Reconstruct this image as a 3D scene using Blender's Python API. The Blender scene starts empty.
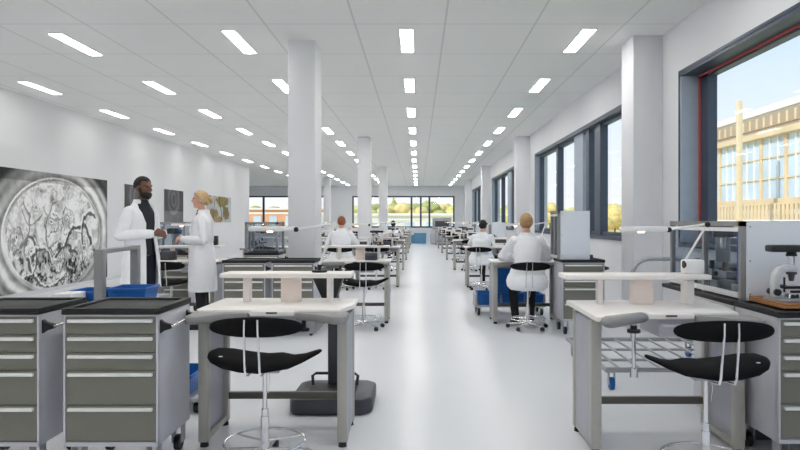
import bpy, bmesh, math, random
from mathutils import Vector, Matrix
random.seed(7)
sc = bpy.context.scene
COL = sc.collection
PI = math.pi
V = Vector

# ------------------------------------------------------------------ materials
def lin(c):
    return tuple((v/12.92 if v <= .04045 else ((v+.055)/1.055)**2.4) for v in [x/255 for x in c])
MATS = {}
def mat(name, rgb, rough=.5, metal=0, var=.06, scale=9, bump=0, bscale=200, emit=None, estr=0, coat=0, stretch=None, spec=.5):
    if name in MATS: return MATS[name]
    m = bpy.data.materials.new(name); m.use_nodes = True
    nt = m.node_tree; b = nt.nodes['Principled BSDF']
    c = lin(rgb)
    tc = nt.nodes.new('ShaderNodeTexCoord'); mp = nt.nodes.new('ShaderNodeMapping')
    nt.links.new(tc.outputs['Object'], mp.inputs['Vector'])
    if stretch: mp.inputs['Scale'].default_value = stretch
    nz = nt.nodes.new('ShaderNodeTexNoise'); nz.inputs['Scale'].default_value = scale; nz.inputs['Detail'].default_value = 4
    nt.links.new(mp.outputs['Vector'], nz.inputs['Vector'])
    rp = nt.nodes.new('ShaderNodeValToRGB')
    rp.color_ramp.elements[0].position = .3; rp.color_ramp.elements[1].position = .7
    rp.color_ramp.elements[0].color = (*[x*(1-var) for x in c], 1)
    rp.color_ramp.elements[1].color = (*[min(1, x*(1+var)) for x in c], 1)
    nt.links.new(nz.outputs['Fac'], rp.inputs['Fac']); nt.links.new(rp.outputs['Color'], b.inputs['Base Color'])
    b.inputs['Roughness'].default_value = rough; b.inputs['Metallic'].default_value = metal
    b.inputs['Coat Weight'].default_value = coat
    b.inputs['Specular IOR Level'].default_value = spec
    if bump:
        n2 = nt.nodes.new('ShaderNodeTexNoise'); n2.inputs['Scale'].default_value = bscale
        bp = nt.nodes.new('ShaderNodeBump'); bp.inputs['Strength'].default_value = bump; bp.inputs['Distance'].default_value = .01
        nt.links.new(mp.outputs['Vector'], n2.inputs['Vector'])
        nt.links.new(n2.outputs['Fac'], bp.inputs['Height']); nt.links.new(bp.outputs['Normal'], b.inputs['Normal'])
    if emit:
        b.inputs['Emission Color'].default_value = (*lin(emit), 1); b.inputs['Emission Strength'].default_value = estr
    MATS[name] = m
    return m

def glass_mat(name, tint, refl):
    m = bpy.data.materials.new(name); m.use_nodes = True; nt = m.node_tree
    nt.nodes.remove(nt.nodes['Principled BSDF']); out = nt.nodes['Material Output']
    tr = nt.nodes.new('ShaderNodeBsdfTransparent'); tr.inputs['Color'].default_value = (*tint, 1)
    gl = nt.nodes.new('ShaderNodeBsdfGlossy'); gl.inputs['Roughness'].default_value = .02
    lw = nt.nodes.new('ShaderNodeLayerWeight'); lw.inputs['Blend'].default_value = .5
    pw = nt.nodes.new('ShaderNodeMath'); pw.operation = 'POWER'; pw.inputs[1].default_value = 4; nt.links.new(lw.outputs['Facing'], pw.inputs[0])
    ma = nt.nodes.new('ShaderNodeMath'); ma.operation = 'MULTIPLY_ADD'; ma.inputs[1].default_value = refl*2; ma.inputs[2].default_value = refl*.25; nt.links.new(pw.outputs[0], ma.inputs[0])
    mx = nt.nodes.new('ShaderNodeMixShader')
    nt.links.new(ma.outputs[0], mx.inputs['Fac']); nt.links.new(tr.outputs[0], mx.inputs[1]); nt.links.new(gl.outputs[0], mx.inputs[2])
    nt.links.new(mx.outputs[0], out.inputs['Surface'])
    return m

def attr_mat(name, rough=.6):
    m = bpy.data.materials.new(name); m.use_nodes = True; nt = m.node_tree; b = nt.nodes['Principled BSDF']
    a = nt.nodes.new('ShaderNodeVertexColor'); a.layer_name = 'print'
    nt.links.new(a.outputs['Color'], b.inputs['Base Color']); b.inputs['Roughness'].default_value = rough
    b.inputs['Specular IOR Level'].default_value = .2
    return m

M_wall = mat('white_wall_paint', (224, 225, 228), .7, var=.01, scale=1.5)
M_pillar = mat('white_pillar_paint', (226, 227, 231), .6, var=.01, scale=2)
M_lam = mat('white_laminate', (243, 238, 235), .32, var=.015, scale=6)
M_scope = mat('pale_grey_enamel', (205, 207, 210), .3, .2)
M_lamp_white = mat('white_lacquer', (236, 236, 236), .35, var=.01)
M_pink_beige = mat('pale_pink_beige', (246, 233, 225), .45, var=.04, scale=14, stretch=(1, 1, 8))  # pale pink beige with faint banding, for the wide shelf support
M_leg = mat('warm_grey_aluminium', (180, 178, 171), .38, .25, var=.04, stretch=(1, 1, 12), scale=20)
M_panel = mat('blue_grey_panel', (172, 174, 182), .45, .15, var=.05, scale=7)
M_bar = mat('dark_warm_grey_metal', (104, 102, 95), .4, .3)
M_pad = mat('grey_arm_pad', (146, 145, 145), .5, var=.05)
M_frame = mat('lilac_grey_steel', (200, 200, 207), .4, .1, var=.03)
M_drawer = mat('taupe_drawer_steel', (124, 122, 113), .40, .15, var=.03, scale=5)
M_alu = mat('bright_aluminium', (236, 236, 236), .35, .1)
M_rubber = mat('black_rubber_top', (40, 41, 43), .6, var=.15, scale=30, bump=.1, spec=.3)
M_black = mat('black_plastic', (24, 24, 26), .45, var=.1)
M_uphol = mat('black_upholstery', (17, 17, 19), .75, var=.12, scale=40, bump=.1, spec=.15)
M_chrome = mat('chrome', (232, 232, 234), .2, 1.0, var=.02)
M_steel = mat('brushed_steel', (172, 174, 178), .35, .6, var=.08, scale=12, stretch=(1, 1, 10))
M_graphite = mat('graphite_metal', (74, 77, 84), .45, .3, var=.06)
M_case = mat('grey_case_frame', (146, 146, 147), .4, .2)
M_blue = mat('blue_plastic', (10, 92, 172), .38, var=.12, scale=12)
M_bluepale = mat('pale_blue_translucent_plastic', (96, 150, 186), .35, var=.1)
M_board = mat('white_board', (226, 230, 238), .45, var=.01)
M_anth = mat('anthracite_window_frame', (68, 78, 96), .42, .2, var=.05)
M_lining = mat('blue_grey_window_lining', (168, 180, 196), .45, .1, var=.04)
M_red = mat('red_seal', (196, 92, 84), .5)
M_glass = glass_mat('window_glass', (.97, .985, 1), .05)
M_glass2 = glass_mat('cabinet_glass', (.84, .87, .90), .12)
M_light = mat('light_diffuser', (255, 255, 255), .5, emit=(255, 252, 246), estr=21)
M_light2 = mat('dimmed_light_diffuser', (255, 255, 255), .5, emit=(255, 252, 246), estr=9)
M_lens = mat('warm_lamp_lens', (255, 230, 200), .5, emit=(255, 196, 150), estr=22)
M_coat = mat('white_cotton', (243, 244, 248), .8, var=.02, scale=18, bump=.12, bscale=25)
M_shirt = mat('charcoal_shirt', (38, 40, 46), .8, var=.1)
M_navy = mat('navy_trousers', (27, 32, 48), .8, var=.1)
M_trous = mat('black_trousers', (22, 22, 25), .8, var=.1)
M_shoe = mat('black_leather', (20, 20, 21), .4)
M_skin = mat('fair_skin', (224, 172, 148), .55, var=.04)
M_skin2 = mat('dark_skin', (112, 74, 56), .5, var=.06)
M_hair_k = mat('black_hair', (22, 19, 18), .7, var=.2, scale=60, bump=.4)
M_hair_b = mat('blonde_hair', (208, 176, 132), .6, var=.2, scale=50, bump=.3, stretch=(1, 1, .3))
M_hair_l = mat('light_brown_hair', (178, 142, 100), .65, var=.25, scale=50, bump=.4)
M_hair_g = mat('ginger_hair', (150, 84, 50), .65, var=.2, scale=50, bump=.3)
M_wood = mat('oiled_oak', (176, 122, 76), .45, var=.2, scale=10, stretch=(1, 9, 9))
M_brown = mat('copper_brown', (150, 96, 66), .5, var=.15)
M_eye = mat('eye', (30, 24, 20), .2)

# ------------------------------------------------------------------ mesh builder
class B:
    def __init__(s): s.bm = bmesh.new()
    def _join(s, t, mx=None):
        if mx is not None: bmesh.ops.transform(t, matrix=mx, verts=t.verts)
        me = bpy.data.meshes.new('t'); t.to_mesh(me); t.free(); s.bm.from_mesh(me); bpy.data.meshes.remove(me)
        return s
    def box(s, x0, x1, y0, y1, z0, z1, bev=0, seg=2, mx=None):
        t = bmesh.new()
        vs = [t.verts.new((x, y, z)) for z in (z0, z1) for y in (y0, y1) for x in (x0, x1)]
        for f in ((0, 2, 3, 1), (4, 5, 7, 6), (0, 1, 5, 4), (2, 6, 7, 3), (0, 4, 6, 2), (1, 3, 7, 5)):
            t.faces.new([vs[i] for i in f])
        if bev: bmesh.ops.bevel(t, geom=t.edges[:], offset=bev, segments=seg, affect='EDGES', profile=.5)
        return s._join(t, mx)
    def prism(s, pts, a0, a1, axis='z', bev=0, mx=None):
        t = bmesh.new()
        f = {'z': lambda p, a: (p[0], p[1], a), 'y': lambda p, a: (p[0], a, p[1]), 'x': lambda p, a: (a, p[0], p[1])}[axis]
        lo = [t.verts.new(f(p, a0)) for p in pts]; hi = [t.verts.new(f(p, a1)) for p in pts]
        n = len(pts); t.faces.new(lo[::-1]); t.faces.new(hi)
        for i in range(n): t.faces.new((lo[i], lo[(i+1) % n], hi[(i+1) % n], hi[i]))
        bmesh.ops.recalc_face_normals(t, faces=t.faces[:])
        if bev: bmesh.ops.bevel(t, geom=t.edges[:], offset=bev, segments=2, affect='EDGES', profile=.5)
        return s._join(t, mx)
    def loft(s, rings, cap=True, closed=True):
        t = bmesh.new(); R = [[t.verts.new(p) for p in r] for r in rings]; n = len(rings[0])
        for a, b in zip(R[:-1], R[1:]):
            for i in range(n if closed else n-1): t.faces.new((a[i], a[(i+1) % n], b[(i+1) % n], b[i]))
        if cap and closed: t.faces.new(R[0][::-1]); t.faces.new(R[-1])
        bmesh.ops.recalc_face_normals(t, faces=t.faces[:])
        return s._join(t)
    def cyl(s, p0, p1, r0, r1=None, seg=14):
        return s.tube([p0, p1], [r0, r0 if r1 is None else r1], seg)
    def tube(s, pts, r, seg=8, loop=False):
        pts = [V(p) for p in pts]; n = len(pts)
        rs = r if isinstance(r, (list, tuple)) else [r]*n
        rings = []; up = None
        for i, p in enumerate(pts):
            if loop: d = pts[(i+1) % n]-pts[i-1]
            else: d = pts[min(i+1, n-1)]-pts[max(i-1, 0)]
            d.normalize()
            if up is None: up = d.orthogonal().normalized()
            else:
                up = up-d*up.dot(d)
                up = up.normalized() if up.length > 1e-6 else d.orthogonal().normalized()
            w = d.cross(up)
            rings.append([p+(up*math.cos(2*PI*k/seg)+w*math.sin(2*PI*k/seg))*rs[i] for k in range(seg)])
        if loop:
            t = bmesh.new(); R = [[t.verts.new(q) for q in g] for g in rings]
            for a in range(n):
                A, C = R[a], R[(a+1) % n]
                for i in range(seg): t.faces.new((A[i], A[(i+1) % seg], C[(i+1) % seg], C[i]))
            bmesh.ops.recalc_face_normals(t, faces=t.faces[:])
            return s._join(t)
        return s.loft(rings)
    def ring(s, c, R, r, seg=40, tseg=8, axis='z'):
        pts = []
        for k in range(seg):
            a = 2*PI*k/seg; u, w = R*math.cos(a), R*math.sin(a)
            pts.append(V(c)+V({'z': (u, w, 0), 'x': (0, u, w), 'y': (u, 0, w)}[axis]))
        return s.tube(pts, r, tseg, loop=True)
    def ell(s, c, r, mx=None, sub=3):
        t = bmesh.new(); bmesh.ops.create_icosphere(t, subdivisions=sub, radius=1)
        M = Matrix.Translation(V(c)) @ (mx.to_4x4() if mx is not None else Matrix()) @ Matrix.Diagonal((*r, 1))
        return s._join(t, M)
    def seg(s, p0, r0, p1, r1, fl=(1, 1, 1)):
        t = bmesh.new()
        for p, r in ((p0, r0), (p1, r1)):
            rr = r if isinstance(r, (tuple, list)) else (r*fl[0], r*fl[1], r*fl[2])
            bmesh.ops.create_icosphere(t, subdivisions=2, radius=1, matrix=Matrix.Translation(V(p)) @ Matrix.Diagonal((*rr, 1)))
        g = bmesh.ops.convex_hull(t, input=t.verts[:])
        bad = {x for x in g['geom_interior']+g['geom_unused'] if isinstance(x, bmesh.types.BMVert)}
        if bad: bmesh.ops.delete(t, geom=list(bad), context='VERTS')
        return s._join(t)
    def chain(s, pts, rs):
        for i in range(len(pts)-1): s.seg(pts[i], rs[i], pts[i+1], rs[i+1])
        return s
    def mesh(s, name, m, ang=40):
        me = bpy.data.meshes.new(name); s.bm.to_mesh(me); s.bm.free()
        me.materials.append(m)
        me.polygons.foreach_set('use_smooth', [True]*len(me.polygons))
        me.set_sharp_from_angle(angle=math.radians(ang))
        return me
    def build(s, name, m, parent=None, label=None, ang=40, loc=None):
        o = bpy.data.objects.new(name, s.mesh(name, m, ang)); COL.objects.link(o)
        if parent is not None: o.parent = parent
        if label: o['label'] = label
        if loc: o.location = loc
        return o
    def remesh(s, name, m, parent, vox=.009, it=5, label=None):
        o = s.build('t', m); md = o.modifiers.new('r', 'REMESH'); md.mode = 'VOXEL'; md.voxel_size = vox
        sm = o.modifiers.new('s', 'SMOOTH'); sm.factor = .5; sm.iterations = it
        dg = bpy.context.evaluated_depsgraph_get(); dg.update()
        me = bpy.data.meshes.new_from_object(o.evaluated_get(dg)); me.name = name
        bpy.data.objects.remove(o)
        me.polygons.foreach_set('use_smooth', [True]*len(me.polygons))
        if not me.materials: me.materials.append(m)
        q = bpy.data.objects.new(name, me); COL.objects.link(q); q.parent = parent
        if label: q['label'] = label
        return q

def thing(name, label, cat, loc=(0, 0, 0), rz=0, group=None):
    o = bpy.data.objects.new(name, None); COL.objects.link(o); o.empty_display_size = .1
    o.location = loc; o.rotation_euler = (0, 0, rz)
    return tag(o, label, cat, group)
def tag(o, label, cat, group=None):
    o['label'] = label; o['category'] = cat
    if group: o['group'] = group
    return o
def struct(o): o['kind'] = 'structure'; return o
def kids(o): return [c for c in COL.objects if c.parent == o]
KID = {}
def dup(root, label, loc, rz=0, group=None):
    def rec(o, par):
        c = o.copy(); COL.objects.link(c)
        if par is not None: c.parent = par
        if o not in KID: KID[o] = kids(o)
        for ch in KID[o]: rec(ch, c)
        return c
    r = rec(root, None); r.location = loc; r.rotation_euler = (0, 0, rz); r['label'] = label
    if group: r['group'] = group
    return r
ORD = ['first', 'second', 'third', 'fourth', 'fifth', 'sixth', 'seventh', 'eighth', 'ninth', 'tenth', 'eleventh', 'twelfth', 'thirteenth', 'fourteenth', 'fifteenth', 'sixteenth']

# ------------------------------------------------------------------ room shell
CH = 3.613; WR = 2.98; WL = -7.07; YF = 41.4; YB = -1.6; LWE = 26.8; XL = -13.5
def ceiling_material():
    m = mat('ceiling_tile', (236, 237, 235), .75, var=.008, scale=1.2); nt = m.node_tree; b = nt.nodes['Principled BSDF']
    src = b.inputs['Base Color'].links[0].from_socket
    tc = nt.nodes.new('ShaderNodeTexCoord'); sp = nt.nodes.new('ShaderNodeSeparateXYZ'); nt.links.new(tc.outputs['Object'], sp.inputs[0])
    def line(sock, off, period, w):
        a = nt.nodes.new('ShaderNodeMath'); a.operation = 'ADD'; a.inputs[1].default_value = -off+100*period; nt.links.new(sock, a.inputs[0])
        d = nt.nodes.new('ShaderNodeMath'); d.operation = 'MODULO'; d.inputs[1].default_value = period; nt.links.new(a.outputs[0], d.inputs[0])
        c = nt.nodes.new('ShaderNodeMath'); c.operation = 'LESS_THAN'; c.inputs[1].default_value = w; nt.links.new(d.outputs[0], c.inputs[0])
        return c.outputs[0]
    mx = nt.nodes.new('ShaderNodeMath'); mx.operation = 'MAXIMUM'
    nt.links.new(line(sp.outputs['X'], .30, 1.034, .022), mx.inputs[0]); nt.links.new(line(sp.outputs['Y'], 7.34, 1.32, .022), mx.inputs[1])
    mix = nt.nodes.new('ShaderNodeMixRGB'); mix.inputs[2].default_value = (*lin((212, 213, 212)), 1)
    nt.links.new(mx.outputs[0], mix.inputs[0]); nt.links.new(src, mix.inputs[1]); nt.links.new(mix.outputs[0], b.inputs['Base Color'])
    return m
def floor_material():
    m = mat('polished_white_floor', (228, 230, 235), .27, var=.012, scale=.8, spec=.2)
    return m
struct(B().box(XL-.3, WR+.3, YB-.3, YF+.3, -.3, 0).build('floor', floor_material()))
struct(B().box(XL-.3, WR+.3, YB-.3, YF+.3, CH, CH+.3).build('ceiling', ceiling_material()))
struct(B().box(WL-.3, WL, YB, LWE, 0, CH).build('wall_left', M_wall))
struct(B().box(XL, WL-.3, LWE-.3, LWE, 0, CH).build('wall_left_return', M_wall))
struct(B().box(XL-.3, XL, LWE-.3, YF+.3, 0, CH).build('wall_far_left', M_wall))
struct(B().box(WL-.3, WR+.3, YB-.3, YB, 0, CH).build('wall_back', M_wall))
SILL, HEAD = 1.08, 3.02
bays = [(-1.0, 7.25), (8.75, 16.2), (17.99, 25.6), (27.2, 34.8), (36.5, 40.9)]
w = B(); y = YB
for a, b in bays:
    w.box(WR, WR+.3, y, a, 0, CH); w.box(WR, WR+.3, a, b, 0, SILL); w.box(WR, WR+.3, a, b, HEAD, CH); y = b
w.box(WR, WR+.3, y, YF+.3, 0, CH)
struct(w.build('wall_right', M_wall))
# far wall with two wide openings
FW = [(-13.2, -5.7), (-4.25, 2.36)]; fz0, fz1 = .92, 2.97
w = B(); x = XL
for a, b in FW:
    w.box(x, a, YF, YF+.3, 0, CH); w.box(a, b, YF, YF+.3, 0, fz0); w.box(a, b, YF, YF+.3, fz1, CH); x = b
w.box(x, WR, YF, YF+.3, 0, CH)
struct(w.build('wall_far', M_wall))

def side_window(n, a, b, posts, D=.2, red=False):
    root = bpy.data.objects.new('window_%d' % n, None); COL.objects.link(root); root.location = (WR, a, SILL); struct(root)
    L = b-a; H = HEAD-SILL; t = .035
    B().box(-.012, D, L-t, L+.002, 0, H).box(-.012, D, 0, t, 0, H).build('jamb_lining', M_lining, root)
    B().box(-.012, D, 0, L, H-t, H+.002).build('head_lining', M_anth, root)
    B().box(-.03, D, 0, L, -.02, t).build('sill_board', M_anth, root)
    e = B(); k = .03
    e.box(-.02, -.002, -k, 0, -k, H+k).box(-.02, -.002, L, L+k, -k, H+k).box(-.02, -.002, 0, L, H, H+k)
    e.build('edge_trim', M_anth, root)
    if red:
        r = B(); r.box(.18, .2, L-t-.02, L-t, t, H-t).box(.18, .2, t, L-t, H-t-.02, H-t); r.build('red_seal', M_red, root)
    j = .2 if red else .1
    f = B(); f.box(D, D+.1, L-t-j, L-t, t, H-t).box(D, D+.1, t, t+.12, t, H-t).box(D, D+.1, t, L-t, H-t-.04, H-t).box(D, D+.1, t, L-t, t, t+.06)
    f.build('frame', M_anth, root)
    for (p, w_) in posts:
        B().box(D-.03, D+.1, p-a-w_/2, p-a+w_/2, t, H-t).build('mullion', M_anth if w_ < .5 else M_lining, root)
    B().box(D+.062, D+.068, t, L-t, t, H-t).build('pane', M_glass, root)
side_window(1, *bays[0], [(4.9, .12), (2.0, .12)], .2, True)
side_window(2, *bays[1], [(14.0, .16), (12.13, .66), (11.48, .2), (10.85, .34)], .09)
side_window(3, *bays[2], [(23.3, .16), (21.4, .66), (20.7, .2), (20.1, .34)], .09)
side_window(4, *bays[3], [(32.5, .16), (30.6, .66), (29.3, .34)], .09)
side_window(5, *bays[4], [(39.0, .2)], .09)
def far_window(n, a, b, ms):
    root = bpy.data.objects.new('window_%d' % n, None); COL.objects.link(root); root.location = (a, YF, fz0); struct(root)
    L = b-a; H = fz1-fz0; t = .09
    B().box(0, L, -.02, .15, 0, t).box(0, L, -.02, .15, H-t, H).box(0, t, -.02, .15, 0, H).box(L-t, L, -.02, .15, 0, H).build('frame', M_anth, root)
    for p in ms: B().box(p-a-.06, p-a+.06, .0, .14, t, H-t).build('mullion', M_anth, root)
    B().box(t, L-t, .08, .086, t, H-t).build('pane', M_glass, root)
far_window(6, *FW[0], [-10.0, -7.6]); far_window(7, *FW[1], [-.42, .18, .74])

def pillar(x0, x1, y0, y1):
    o = struct(B().box(x0, x1, y0, y1, 0, CH, bev=.012).build('pillar', M_pillar)); return o
for k in range(4):
    if k < 3: pillar(-1.625, -1.2875, 8.0+9.24*k, 8.55+9.24*k)
    pillar(2.62, WR+.02, 7.79+9.24*k, 8.25+9.24*k)
for yy in (27.3, 33.5): pillar(-4.95, -4.62, yy, yy+.5)
struct(B().box(WL, WL+.012, YB, LWE, 0, .07).build('baseboard_left', M_wall))

# ------------------------------------------------------------------ ceiling lights
def ceiling_light(m):
    t = thing('ceiling_light', '', 'ceiling light', group='recessed linear ceiling lights')
    B().box(-.086, .086, -.51, .51, -.012, .0).build('frame', M_lamp_white, t)
    B().box(-.073, .073, -.495, .495, -.016, -.0121).build('diffuser', m, t)
    return t
lroot = ceiling_light(M_light); lroot2 = ceiling_light(M_light2)   # the strips beside the left wall run dimmed
cols = [('leftmost line, beside the left wall', -6.40), ('second line from the left wall', -4.37), ('line just left of the pillars', -2.25), ('central line over the aisle', -.1375), ('line beside the right windows', 2.02)]
for ci, (cn, cx) in enumerate(cols):
    vis = 0
    for k in range(-3, 13):
        yy = 8.03+2.64*k+(.2, .17, .06, 0, 0)[ci]
        px, py = 418+cx*640/max(yy, .1), 221-2.26*640/max(yy, .1)
        seen = yy > 1 and px > -10 and py > -12
        if seen: lab = 'recessed white light strip, %s from the front in the %s' % (ORD[vis], cn); vis += 1
        else: lab = 'recessed white light strip out of view, added to light the room, in the %s' % cn  # unseen strips, added to light the near part of the room
        if (ci, k) in ((0, -3), (1, -3)): (lroot2 if ci == 0 else lroot).location = (cx, yy, CH); (lroot2 if ci == 0 else lroot)['label'] = lab
        else: dup(lroot2 if ci == 0 and lroot2 else lroot, lab, (cx, yy, CH), 0, 'recessed linear ceiling lights')

# ------------------------------------------------------------------ workbench
def make_desk(name, label, loc, ext_left=False, shelf=(-.40, .44), sup=((-.275, -.229), (-.028, .098), (.272, .309)), swing=False):
    t = thing(name, label, 'workbench', loc, 0, 'watchmaker workbenches')
    zt0, zt1 = .792, .823
    l = -.165 if ext_left else -.02
    pts = [(-.458, .58), (.458, .58), (.462, .27), (.40, -.015), (.15, 0), (-.13, 0)] + ([(-.16, -.04), (-.30, -.13), (-.38, l), (-.462, l)] if ext_left else [(-.44, -.015), (-.462, .03)])
    B().prism(pts, zt0, zt1, bev=.008).build('tabletop', M_lam, t)
    lip = B().box(-.125, .135, -.036, .0, .788, .818, bev=.004).build('front_lip', M_lam, t)
    B().box(-.03, .035, -.039, -.03, .803, .812).build('slot', M_black, lip)
    for sgn in (-1, 1):
        xo, xi = sgn*.4435, sgn*.385
        a, b = min(xo, xi), max(xo, xi)
        side = B().box(sgn*.425-.012, sgn*.425+.012, .05, .41, .05, .765).build('side_panel', M_panel, t)
        B().box(a, b, 0, .055, .03, .78, bev=.006).build('leg', M_leg, t)
        B().box(a, b, .405, .46, .03, .78, bev=.006).build('leg', M_leg, t)
        B().box(a+.008, b-.008, .05, .41, .03, .07, bev=.004).build('foot_rail', M_leg, t)
        for yy in (.028, .432): B().cyl((sgn*.414, yy, 0), (sgn*.414, yy, .03), .026, .022).build('levelling_foot', M_black, t)
    B().box(-.385, .385, .415, .45, .175, .22, bev=.003).build('crossbar', M_bar, t)
    B().box(-.385, .385, .40, .44, .70, .785).build('rear_rail', M_leg, t)
    d = B().box(-.05, .25, .02, .42, .70, .787, bev=.003).build('drawer', M_frame, t)
    B().box(-.035, .12, -.004, .022, .738, .752, bev=.004).build('handle', M_alu, d)
    B().box(-.02, .24, .1, .42, .662, .697, bev=.003).build('drawer', M_frame, t)
    s = B().box(shelf[0], shelf[1], .27, .49, .985, 1.015, bev=.006).build('shelf', M_lam, t)
    for (u0, u1) in sup: B().box(u0, u1, .36, .42, .823, .985, bev=.003).build('shelf_support', M_pink_beige if u1-u0 > .1 else M_lam, s)
    for sgn in (-1, 1):
        if sgn < 0 and swing:
            pad = B().seg((-.41, -.245, .807), (.052, .055, .034), (-.205, -.12, .812), (.045, .045, .030)).build('arm_pad', M_pad, t, 'grey arm pad swung outwards on its rod')
            k = B().cyl((-.255, -.16, .50), (-.255, -.16, .79), .011, seg=10).cyl((-.255, -.16, .49), (-.255, -.16, .54), .022, seg=12).build('pad_rod', M_chrome, pad)
            B().cyl((-.255, -.16, .735), (-.255, -.16, .752), .036, seg=16).cyl((-.255, -.16, .752), (-.255, -.16, .775), .018, seg=12).build('clamp_knob', M_black, pad)
            continue
        q = [(sgn*.14, -.002), (sgn*.14, -.045), (sgn*.28, -.115), (sgn*.38, -.21), (sgn*.43, -.22), (sgn*.462, -.185), (sgn*.462, -.02)]
        pad = B().prism(q, .766, .813, bev=.014).build('arm_pad', M_pad, t)
        B().cyl((sgn*.19, -.02, .72), (sgn*.19, -.02, .768), .012, seg=10).cyl((sgn*.19, -.02, .70), (sgn*.19, -.02, .714), .034, seg=14).build('clamp_knob', M_black, pad)
    return t

deskA = make_desk('workbench', 'white laminate workbench in front left of the aisle, empty black stool tucked in', (-.8665, 3.81, 0))
deskR = make_desk('workbench', 'white workbench front right with grey arm pad swung out, beside the microscope cabinet', (1.445, 3.69, 0), True, (-.53, .375), ((-.305, -.273), (-.087, .045), (.24, .304)), True)
DG = 'watchmaker workbenches'
A_Y = [3.81+4.62*k for k in range(8)]; R_Y = [3.69]+[8.39+4.62*k for k in range(7)]
for k in range(1, 8):
    dup(deskA, 'white workbench, %s from the front in the row along the left side of the aisle' % ORD[k], (-.83, A_Y[k], 0), 0, DG)
    dup(deskA, 'white workbench, %s from the front in the row along the right side of the aisle' % ORD[k], (1.43, R_Y[k], 0), 0, DG)
BX = -3.13
for k in range(1, 7):
    lab = 'white workbench behind the two standing people, near the left wall' if k == 1 else 'white workbench near the left wall, %s behind the standing people' % ORD[k-1]
    dup(deskA, lab, (BX, A_Y[k], 0), 0, DG)
dup(deskA, 'white workbench at which the ginger-haired person sits', (-1.80, 13.05, 0), 0, DG)

# ------------------------------------------------------------------ stools
def make_stool(label, loc, mir=1, dz=0, rz=0):
    t = thing('work_stool', label, 'stool', loc, rz, 'black saddle work stools')
    sec = [(-.307, .615, .004, .02), (-.30, .613, .016, .06), (-.27, .61, .027, .105), (-.2, .597, .034, .15), (-.1, .581, .031, .172), (0, .573, .029, .172), (.08, .581, .027, .16),
           (.15, .578, .02, .125), (.22, .596, .014, .085), (.28, .62, .011, .05), (.305, .629, .009, .03), (.315, .631, .003, .012)]
    rings = []
    for (x, zc, hz, hy) in sec:
        r = []
        for k in range(20):
            a = 2*PI*k/20; c, s_ = math.cos(a), math.sin(a)
            r.append((x*mir, math.copysign(abs(c)**.75, c)*hy, dz+zc+math.copysign(abs(s_)**.75, s_)*hz*1.15-.02*(c*c)*(hy/.17)))
        rings.append(r)
    st = B().loft(rings).build('seat', M_uphol, t, ang=60)
    B().ell((-.21*mir, -.10, dz+.619), (.020, .011, .004), sub=2).build('badge', M_alu, st)
    B().box(-.10, .10, -.10, .10, dz+.527, dz+.548, bev=.006).build('seat_plate', M_steel, t)
    rings = []
    for i in range(17):
        a = PI*i/16; x = -.245*math.cos(a); hz = max(.053*math.sin(a)**.75, .002); yb = -.215+.35*x*x
        rings.append([(x, yb+.016*math.cos(2*PI*k/12)*(.3+.7*math.sin(a)), dz+.795+hz*math.sin(2*PI*k/12)) for k in range(12)])
    bk = B().loft(rings).build('backrest', M_uphol, t, ang=60)
    for x in (-.056, .020):
        x *= mir
        B().tube([(x*.9, -.236, dz+.838), (x*.93, -.236, dz+.78), (x*.97, -.226, dz+.70), (x, -.212, dz+.62), (x, -.205, dz+.565), (x, -.19, dz+.535), (x, -.14, dz+.527), (x, -.04, dz+.527)], .0062, 8).build('back_bar', M_chrome, t)
    B().cyl((0, 0, .30), (0, 0, dz+.53), .012, seg=12).build('gas_lift', M_chrome, t)
    B().cyl((0, 0, .06), (0, 0, .27), .023, seg=16).cyl((0, 0, .27), (0, 0, .31), .018, seg=16).build('column', M_chrome, t)
    B().tube([(.02, -.005, dz+.53), (.03, -.01, dz+.47), (.02, -.01, dz+.40)], .003, 6).build('height_lever', M_chrome, t)
    fr = B().ring((0, 0, .13), .22, .0075).build('foot_ring', M_chrome, t)
    f = B()
    for k in range(3):
        a = 2*PI*k/3+.5; f.cyl((.02*math.cos(a), .02*math.sin(a), .13), (.22*math.cos(a), .22*math.sin(a), .13), .006, seg=8)
    f.build('ring_spokes', M_chrome, fr)
    b = B().cyl((0, 0, .045), (0, 0, .09), .035, seg=16)
    for k in range(5):
        a = 2*PI*k/5+.3; b.tube([(.02*math.cos(a), .02*math.sin(a), .08), (.25*math.cos(a), .25*math.sin(a), .055)], [.016, .010], 8)
    b.build('star_base', M_chrome, t)
    for k in range(5):
        a = 2*PI*k/5+.3; c, s_ = math.cos(a), math.sin(a)
        B().cyl((.25*c-.014*s_, .25*s_+.014*c, .026), (.25*c+.014*s_, .25*s_-.014*c, .026), .026, seg=14).build('caster', M_black, t)
    return t
stool = make_stool('empty black saddle stool with chrome foot ring, pulled up to the front left workbench', (-.849, 3.55, 0))
stoolR = make_stool('empty black saddle stool at the front right workbench, beside the microscope cabinet', (1.485, 3.30, 0), -1, .022)
SG = 'black saddle work stools'
dup(stool, 'black stool at the second workbench left of the aisle', (-.68, 8.02, 0), .12, SG)
for k in range(2, 8): dup(stool, 'black stool at the %s workbench in the row left of the aisle' % ORD[k], (-.83, A_Y[k]-.3, 0), .1*(-1)**k, SG)
dup(stool, 'black stool under the seated light-haired woman', (1.375, 8.02, 0), 0, SG)
dup(stool, 'black stool under the seated dark-haired person by the right windows', (1.25, 12.62, 0), -.3, SG)
for k in range(3, 8): dup(stool, 'black stool at the %s workbench in the row right of the aisle' % ORD[k], (1.43, R_Y[k]-.3, 0), .1*(-1)**k, SG)
dup(stool, 'black stool behind the standing pair, between man and woman', (-3.13, 8.12, 0), 0, SG)
for k in range(2, 7): dup(stool, 'black stool near the left wall at the %s bench behind the standing people' % ORD[k-1], (BX+.05, A_Y[k]-.28, 0), .1, SG)
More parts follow.
